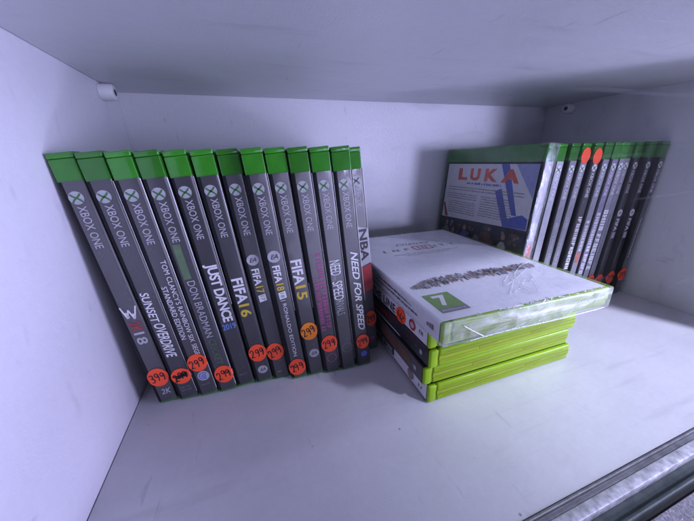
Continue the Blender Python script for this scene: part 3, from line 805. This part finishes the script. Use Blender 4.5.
for i in (9, 10):
    ea(right[i], 6.1, 98.5, 3.9, 'print_white')
    letters(right[i], FS, 'FIFA', 6.1, 92, 78, 5.0, 'print_white', bold=0.03)
    shapes(right[i], FS, [([(3.6 * MM, 76.5 * MM), (8.6 * MM, 77 * MM), (8.6 * MM, 70 * MM), (3.6 * MM, 69.5 * MM)], 0)], ['print_grey'], 'square_badge')
blur_title(right[11], 6.1, 92, 46, 2.0, 'print_grey', 38)
for i, w, u, sd in ((8, 19.0, 6.0, 51), (9, 18.0, 6.0, 52), (10, 21.5, 6.0, 53), (11, 25.0, 6.0, 54)):
    price(right[i], FS, u * MM, w * MM, '299', seed=sd, ru=6.6 * MM, rw=8.0 * MM, tilt=0.2)
blur_title(right[11], 6.1, 14, 9, 2.6, 'print_dim', 39, 'fine_print')
for i, w in ((3, 159.8), (4, 158.6)):     # blank stickers high on the green
    bm = bmesh.new()
    vs = [bm.verts.new(FS.at(a, b, l)) for l in (-0.1 * MM, 0.02 * MM) for a, b in disc(6.2 * MM, w * MM, 6.0 * MM, 7.4 * MM, 30)]
    for k in range(30): bm.faces.new((vs[k], vs[(k + 1) % 30], vs[30 + (k + 1) % 30], vs[30 + k]))
    bm.faces.new(vs[30:]); bmesh.ops.recalc_face_normals(bm, faces=bm.faces)
    link('price_sticker', finish(bm, 'price_sticker', M['sticker']), right[i])

blur_title(left[9], 8.9, 102, 41, 3.6, 'print_pink', 131)
blur_title(left[9], 4.7, 84, 41, 3.2, 'print_pink', 132, 'subtitle_lettering')

# ------------------------------------------------------------------ the stack of five lime cases
ST = [(0.1956, -0.2069, -0.0094, 'white', 'white-spined lime game case at the bottom of the stack'),
      (0.1921, -0.2052, -0.0118, 'ink2', 'brownish dark-spined lime game case, second from the bottom of the stack'),
      (0.1942, -0.2074, -0.0041, 'ink3', 'black-spined lime game case in the middle of the stack'),
      (0.1934, -0.2062, 0.0, 'white', 'white-spined lime game case with red sticker, under the top case of the stack'),
      (0.1898, -0.2217, -0.0278, 'white', 'shrink-wrapped white game case on top of the stack, green badge on cover')]
stack = []
for k, (x, y, a, ink, lab) in enumerate(ST):
    t = case_root(lab, 'game cases lying in the stack', lie(x, y, a, 0.0006 + k * (TX + 0.0007)), TX, SHELL_X, DX, 2.4 * MM, 187.5 * MM, ink,
                  'cover' if k == 4 else 'side', 'cover' if k == 4 else 'side')  # lower covers coloured dark so the gaps look shaded
    stack.append(t)

def badge(t, u, w, r, outer, inner):
    b = shapes(t, FS, [(disc(u * MM, w * MM, r * MM, r * MM), 0)], [outer], 'round_badge')
    shapes(b, FS, [(disc(u * MM, w * MM, r * .55 * MM, r * .6 * MM, 14), 0)], [inner], 'badge_mark', 0.05 * MM)
# bottom
t = stack[0]
shapes(t, FS, [([(3.4 * MM, 96 * MM), (11.2 * MM, 96 * MM), (11.2 * MM, 50 * MM), (3.4 * MM, 50 * MM)], 0)], ['print_black'], 'title_block')
blur_title(t, 7.3, 92, 53, 4.6, 'print_grey', 61).location = (0, -0.06 * MM, 0)
badge(t, 7.4, 23.2, 4.4, 'print_dim', 'print_skin')
blur_title(t, 6.8, 12.5, 9.0, 2.6, 'print_dim', 62, 'fine_print')
# second
t = stack[1]
shapes(t, FS, [([(2.0 * MM, 70 * MM), (12.2 * MM, 66 * MM), (12.2 * MM, 18 * MM), (4.0 * MM, 16 * MM)], 0)], ['print_brown'], 'brown_picture')
blur_title(t, 7.4, 16, 13, 3, 'print_dim', 63, 'fine_print')
shapes(t, FS, [([(5.8 * MM, 12.4 * MM), (9.2 * MM, 12.4 * MM), (9.2 * MM, 9.4 * MM), (5.8 * MM, 9.4 * MM)], 0)], ['print_grey'], 'small_mark')
# middle
t = stack[2]
shapes(t, FS, [([(1.0 * MM, 92 * MM), (3.0 * MM, 92 * MM), (2.6 * MM, 40 * MM), (1.4 * MM, 38 * MM)], 0)], ['print_grey'], 'pale_streak')
blur_title(t, 8.0, 104, 62, 4.6, 'print_red', 64)
shapes(t, FS, [([(5.6 * MM, 11.6 * MM), (8.8 * MM, 11.6 * MM), (8.8 * MM, 8.8 * MM), (5.6 * MM, 8.8 * MM)], 0)], ['print_grey'], 'small_mark')
# under the top
t = stack[3]
letters(t, FS, 'THE LINE', 6.6, 88, 44.5, 7.2, 'print_black', bold=0.02)
price(t, FS, 6.4 * MM, 35.8 * MM, '299', seed=71, ru=6.4 * MM, rw=7.0 * MM, tilt=1.2)
badge(t, 7.4, 20.0, 4.2, 'print_red', 'print_grey')
blur_title(t, 7.6, 11.5, 8.2, 3.2, 'print_dim', 66, 'fine_print')
# top: wrapped, front cover up
t = stack[4]
link('title_lettering', greek(FS, [(5.0 * MM, 94 * MM, 68 * MM, 1.5 * MM, True), (8.4 * MM, 92 * MM, 58 * MM, 1.5 * MM, True)], M['print_black'], 0, 67), t)
link('platform_lettering', greek(FS, [(5.6 * MM, 15 * MM, 8 * MM, 3.4 * MM, True)], M['print_dim'], 0, 68), t)
FT = Face((TX + 0.42 * MM, 0, 0), (0, 1, 0), (0, 0, 1))   # front cover: a = from the spine, b = from the bottom edge
def F(a, b): return (a * MM, b * MM)
for ch, a0, a1 in (('I', 23.5, 25.2), ('N', 33.5, 40.0), ('F', 46.5, 51.6), ('I', 62.2, 63.6), ('N', 66.6, 72.4), ('I', 81.5, 83.2), ('T', 88.0, 94.0), ('Y', 99.0, 105.5)):
    red = a0 in (62.2, 66.6)
    link('title_lettering', text_mesh(FT, ch, lambda x, y, a0=a0, a1=a1: F(a0 + (a1 - a0) * x, 127.4 + 6.2 * y), M['print_red' if red else 'print_brown'], 0.01), t)
fr = []
for p in ([(57.5, 125), (77.5, 125)], [(77.5, 125), (77.5, 136)], [(77.5, 136), (57.5, 136)], [(57.5, 136), (57.5, 125)]):
    fr += [(q, 0) for q in ribbon([F(*c) for c in p], 1.5 * MM)]
shapes(t, FT, fr, ['print_red'], 'title_frame')
link('title_lettering', text_mesh(FT, 'Disney', lambda x, y: F(44 + 42 * x, 141 + 9 * y), M['print_dim'], 0.0, 0.3), t)
link('fine_print', greek(FT, [(28 * MM, 115.5 * MM, 72 * MM, 2.0 * MM, False), (40 * MM, 111 * MM, 46 * MM, 2.0 * MM, False)], M['print_grey'], 0, 69), t)
# a long row of tiny figures, too small to tell apart
rnd = random.Random(12); cp = []
def edge(pts, a):
    for (a0, b0), (a1, b1) in zip(pts[:-1], pts[1:]):
        if a0 <= a <= a1: return b0 + (b1 - b0) * (a - a0) / (a1 - a0)
    return pts[-1][1]
TOPE = [(6, 47), (8.1, 49), (19.6, 56), (30, 58.6), (51, 59.6), (78, 59), (102, 58), (117, 58.5), (124, 56)]
BOTE = [(6, 45), (16, 42), (27, 41.5), (57, 43.6), (86, 42.6), (110, 44.6), (124, 47)]
for k in range(330):
    a = rnd.uniform(7, 123); b0, b1 = edge(BOTE, a), edge(TOPE, a)
    hgt = min(rnd.uniform(4.5, 7.5), max(1.5, b1 - b0)); b = b0 + (b1 - b0 - hgt) * rnd.random() ** 0.8
    wd = rnd.uniform(1.0, 2.1); c1, c2 = rnd.randrange(8), rnd.randrange(8)
    lean = rnd.uniform(-.9, .9)
    cp.append((k, [F(a - wd * .35, b), F(a + wd * .35, b), F(a + wd * .6 + lean, b + hgt * .62), F(a - wd * .6 + lean, b + hgt * .66)], c1))
    cp.append((k, disc((a + lean) * MM, (b + hgt * .82) * MM, wd * .42 * MM, hgt * .17 * MM, 8), c2))
    if rnd.random() < .5: cp.append((k, [F(a + wd * .5, b + hgt * .5), F(a + wd * 1.4, b + hgt * rnd.uniform(.3, .9)), F(a + wd * 1.2, b + hgt * .25)], c2))
bm = bmesh.new()
for k, pts, mi in cp:
    f = bm.faces.new([bm.verts.new(FT.at(a, b, 0.02 * MM + k * 0.0004 * MM)) for a, b in pts]); f.material_index = mi
    f.normal_update()
    if f.normal.dot(FT.n) < 0: f.normal_flip()
link('crowd_picture', finish(bm, 'crowd_picture', [M[q] for q in ('print_dim', 'print_brown', 'print_grey', 'print_dim', 'print_dim', 'print_grey', 'print_black', 'print_skin')]), t)
ab = shapes(t, FT, [([F(6.8, 9.6), F(26.8, 9.6), F(26.8, 33.6), F(6.8, 33.6)], 0)], ['print_agegreen'], 'age_badge')
link('badge_number', text_mesh(FT, '7', lambda x, y: F(11.6 + 9.6 * x, 17.2 + 13.6 * y), M['print_white'], 0.035, 0, 1, 0.05 * MM), ab)
shapes(ab, FT, [([F(6.8, 9.6), F(26.8, 9.6), F(26.8, 14.6), F(6.8, 14.6)], 0)], ['print_dim'], 'badge_strip', 0.04 * MM)
link('fine_print', greek(FT, [(8 * MM, 11.2 * MM, 17 * MM, 1.8 * MM, False)], M['print_grey'], 0.08 * MM, 70), ab)
# film round the top case, folded over the short edges
sw = link('shrink_wrap', wrap_mesh((-0.6 * MM, -0.9 * MM, -1.6 * MM), (TX + 0.95 * MM, DX + 1.2 * MM, HX + 1.2 * MM), 16, 0.32 * MM,
                                   lambda c, n: 1 if (n.z < -0.35 or n.z > 0.5 or n.y > 0.4) else 0, [M['wrap'], M['wrap_fold']], 9), t)
CR = [[(69.3, 25.3), (75.0, 32.2), (85.1, 38.1), (80.6, 30.0), (70.4, 21.5), (61.7, 14.5)],
      [(129.5, 50.0), (126.0, 55.6), (111.0, 51.0), (95.0, 41.7), (84.3, 30.5), (79.7, 20.6), (80.6, 14.2), (79.9, 7.5)],
      [(112.9, 51.7), (103.5, 35.8), (92.6, 21.7), (85.3, 12.4)],
      [(100.3, 45.0), (92.6, 31.1), (91.9, 25.6), (101.6, 31.6), (110.0, 43.4), (111.0, 49.0)],
      [(69.3, 25.3), (82.7, 31.1), (99.9, 39.8), (112.8, 45.5)],
      [(65.8, 15.1), (74.4, 18.2), (77.0, 15.0), (76.3, 8.9)],
      [(116.9, 47.6), (113.6, 39.6), (112.5, 34.8)],
      [(89.6, 28.4), (79.6, 21.4), (75.6, 14.2), (73.9, 9.8)]]
bm = bmesh.new(); rnd = random.Random(4)
zt = TX + 1.35 * MM
for L in CR:
    add_tube(bm, smooth_path([(zt + rnd.uniform(0, .3) * MM, a * MM, b * MM) for a, b in L], 5), 0.20 * MM, 5)
for k in range(16):        # short kinks along the near top edge
    a = rnd.uniform(16, 128)
    add_tube(bm, smooth_path([(TX + 1.2 * MM, a * MM, (-1.4 + rnd.uniform(0, .5)) * MM), (zt, (a + rnd.uniform(1, 4)) * MM, rnd.uniform(0, 2.5) * MM), (zt, (a + rnd.uniform(2, 9)) * MM, rnd.uniform(-1, 1.5) * MM)], 3), 0.3 * MM, 5)
# the folded flap at the spine end of the short edge
zf = -2.1 * MM
add_tube(bm, smooth_path([(TX * 0.86, 12 * MM, zf), (TX * 0.5, 19 * MM, zf), (TX * 0.05, 29 * MM, zf)], 4), 0.42 * MM, 5)
add_tube(bm, smooth_path([(TX * 0.02, 14 * MM, zf), (TX * 0.1, 45 * MM, zf), (TX * 0.02, 90 * MM, zf), (TX * 0.06, 130 * MM, zf)], 4), 0.4 * MM, 5)
for k in range(9):
    a = 30 + k * 7 + rnd.uniform(-2, 2)
    add_tube(bm, [(TX * .02, a * MM, zf), (TX * rnd.uniform(.2, .38), (a + rnd.uniform(12, 22)) * MM, zf)], 0.22 * MM, 4)
for k in range(7):
    a = 92 + k * 6 + rnd.uniform(-2, 2)
    add_tube(bm, [(TX * rnd.uniform(.3, .7), a * MM, zf), (TX * rnd.uniform(.5, .95), (a + rnd.uniform(2, 7)) * MM, zf)], 0.28 * MM, 4)
link('crease_glint', finish(bm, 'crease_glint', M['crease_glint']), sw)

# ------------------------------------------------------------------ the compartment
FRONT = -D
def board(name, lo, hi, mat, bev=0.0004):
    bm = bmesh.new(); add_box(bm, lo, hi, bev, 1); return struct(name, finish(bm, name, mat))
board('floor', (0.0004, FRONT, -0.018), (W - 0.0004, -0.0002, 0.0), M['shelf'])
board('ceiling', (0.0004, FRONT, H), (W - 0.0004, -0.0002, H + 0.018), M['ceil'])
board('wall_left', (-0.018, FRONT - 0.012, -0.05), (0.0, 0.0, H + 0.02), M['wall'])
board('wall_right', (W, FRONT - 0.012, -0.05), (W + 0.018, 0.0, H + 0.02), M['wall'])
board('wall_back', (-0.018, 0.0003, -0.05), (W + 0.018, 0.012, H + 0.02), M['back'])

def lathe_x(bm, cx_, cy_, cz_, prof, sx, n=24, mi=0):
    rings = [[bm.verts.new((cx_ + sx * d, cy_ + r * math.cos(2 * math.pi * j / n), cz_ + r * math.sin(2 * math.pi * j / n))) for j in range(n)] for d, r in prof]
    for A, B_ in zip(rings[:-1], rings[1:]):
        for j in range(n):
            bm.faces.new((A[j], A[(j + 1) % n], B_[(j + 1) % n], B_[j])).material_index = mi
    bm.faces.new(rings[-1]).material_index = mi
    bmesh.ops.recalc_face_normals(bm, faces=bm.faces)
for x0, sx, yy, lab in ((0.0, 1, -0.036, 'white plastic shelf support on the left wall under the upper board'),
                        (W, -1, -0.035, 'pale plastic shelf support on the right wall under the upper board')):
    t = thing('shelf_support', lab, 'shelf support', 'shelf supports under the upper board', Matrix.Translation((x0, yy, H - 0.0068)))
    bm = bmesh.new()
    lathe_x(bm, 0, 0, 0, [(0.0002, 0.0058), (0.0085, 0.0058), (0.0093, 0.0053), (0.0096, 0.0046), (0.0097, 0.0026)], sx)
    link('body', finish(bm, 'body', M['peg'], 35), t)
    bm = bmesh.new(); lathe_x(bm, 0, 0, 0, [(0.0094, 0.0026), (0.00985, 0.0024), (0.0099, 0.0012)], sx, 16)
    link('pin', finish(bm, 'pin', M['hole'], 35), t)

# sliding-door track along the front edge
t = thing('door_track', 'worn aluminium sliding door track along the front edge of the shelf', 'door track', None, Matrix.Translation((0, FRONT, 0)))
def tp(name, y0, y1, z0, z1, mat, bev=0.0003):
    bm = bmesh.new(); add_box(bm, (0.0006, y0, z0), (W - 0.0006, y1, z1), bev, 2); link(name, finish(bm, name, mat, 40), t)
tp('rail', -0.0019, -0.0007, -0.010, 0.0010, M['alu'])
tp('channel', -0.0046, -0.0020, -0.010, -0.0006, M['alu'])
tp('runner', -0.0098, -0.0047, -0.010, 0.0006, M['alu_worn'], 0.0006)
tp('groove', -0.0152, -0.0099, -0.010, -0.0045, M['groove'])
tp('rail', -0.0166, -0.0153, -0.010, -0.0016, M['groove'])
board_bm = bmesh.new(); add_box(board_bm, (-0.018, FRONT - 0.05, -0.06), (W + 0.018, FRONT - 0.0185, -0.008), 0.001, 2)
t2 = link('counter_edge', finish(board_bm, 'counter_edge', M['glitter'], 40))
t2['label'] = 'sparkling grey ledge in front of the sliding door track, bottom right'; t2['category'] = 'ledge'
bm = bmesh.new(); add_box(bm, (0.0, FRONT - 0.0184, -0.06), (W, FRONT - 0.0003, -0.0102)); struct('gap_floor', finish(bm, 'gap_floor', M['dark']))

# sliding glass door across the opening
GX, GY = 0.0012, -0.0128
t = thing('glass_door', 'clear sliding glass pane, smudges and reflection haze painted on it, standing in the front track', 'glass door', None, Matrix.Translation((0, FRONT + GY, 0)))
bm = bmesh.new()
vs = [bm.verts.new(p) for p in ((GX, 0, -0.0044), (W - 0.001, 0, -0.0044), (W - 0.001, 0, H + 0.01), (GX, 0, H + 0.01))]
bm.faces.new(vs)
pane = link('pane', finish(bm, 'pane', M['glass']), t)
bm = bmesh.new(); add_box(bm, (GX - 0.0005, -0.0020, -0.0044), (GX - 0.0001, 0.0020, H + 0.01), 0.0001, 1)
link('edge', finish(bm, 'edge', M['glass_edge']), t)

# ------------------------------------------------------------------ light
w = bpy.data.worlds.new('World'); SC.world = w; w.use_nodes = True
bg = w.node_tree.nodes['Background']; bg.inputs[0].default_value = (0.60, 0.60, 1.0, 1); bg.inputs[1].default_value = 0.12

def area(name, loc, target, sx, sy, power, col):
    L = bpy.data.lights.new(name, 'AREA'); L.shape = 'RECTANGLE'; L.size = sx; L.size_y = sy
    L.energy = power; L.color = col
    o = bpy.data.objects.new(name, L); COL.objects.link(o)
    d = Vector(target) - Vector(loc)
    o.rotation_euler = d.to_track_quat('-Z', 'Y').to_euler(); o.location = loc
    return o
COOL = (0.62, 0.60, 1.0)
def spot(name, loc, target, cone, blend, radius, power, col):
    L = bpy.data.lights.new(name, 'SPOT'); L.spot_size = math.radians(cone); L.spot_blend = blend
    L.shadow_soft_size = radius; L.energy = power; L.color = col
    o = bpy.data.objects.new(name, L); COL.objects.link(o)
    o.rotation_euler = (Vector(target) - Vector(loc)).to_track_quat('-Z', 'Y').to_euler(); o.location = loc
    return o
area('shop_light', (1.55, -0.84, 0.20), (0.1, -0.2, 0.12), 0.7, 0.6, 30, COOL)
area('tube_light', (0.35, -0.70, 1.55), (0.35, -0.25, 0.0), 1.4, 0.06, 2.0, (0.66, 0.65, 1.0))
area('aisle_light', (1.1, -2.0, -0.35), (0.3, 0, 0.12), 1.8, 1.0, 20, COOL)
area('ceiling_fill_area', (1.0, -0.74, -0.30), (0.56, -0.20, 0.22), 0.3, 0.12, 5.0, COOL)  # added fill, not a lamp of the place; brightens the upper board
spot('ceiling_fill_spot', (0.98, -0.74, -0.32), (0.50, -0.21, 0.22), 24, 1.0, 0.06, 26, COOL)  # added unseen spot lifting the right end of the upper board
spot('floor_fill_spot', (0.80, -0.90, 0.92), (0.445, -0.23, 0.0), 29, 1.0, 0.06, 100, (0.69, 0.69, 1.0))  # added unseen spot that makes the bright floor at right
spot('cover_fill_spot', (1.17, -0.94, 0.54), (0.245, -0.12, 0.07), 12, 1.0, 0.04, 45, (0.66, 0.66, 1.0))  # invented spot, put in to brighten the top case's cover
spot('back_wall_fill_spot', (0.95, -1.9, 0.12), (0.38, 0.0, 0.20), 11, 0.8, 0.18, 150, COOL)  # invented spot shaping the bright patch on the back wall

# ------------------------------------------------------------------ camera
def cam_matrix():
    Rx = Matrix.Rotation(PITCH, 3, 'X'); Rz = Matrix.Rotation(YAW, 3, 'Z'); Ry = Matrix.Rotation(ROLL, 3, 'Y')
    R = Rz @ Rx @ Ry
    r, f, u = R.col[0], R.col[1], R.col[2]
    return Matrix(((r.x, u.x, -f.x, CAM[0]), (r.y, u.y, -f.y, CAM[1]), (r.z, u.z, -f.z, CAM[2]), (0, 0, 0, 1)))
cd = bpy.data.cameras.new('Camera'); co = bpy.data.objects.new('Camera', cd); COL.objects.link(co)
co.matrix_world = cam_matrix()
cd.sensor_fit = 'HORIZONTAL'; cd.sensor_width = 36.0; cd.lens = 36.0 * FPX / 694.0
cd.clip_start = 0.005; cd.clip_end = 50
SC.camera = co
SC.view_settings.view_transform = 'Standard'; SC.view_settings.look = 'None'
SC.view_settings.exposure = 0.0; SC.view_settings.gamma = 1.0
SC.render.engine = 'CYCLES'
SC.cycles.max_bounces = 10; SC.cycles.transparent_max_bounces = 16
SC.cycles.use_denoising = True
SC.cycles.sample_clamp_indirect = 6.0
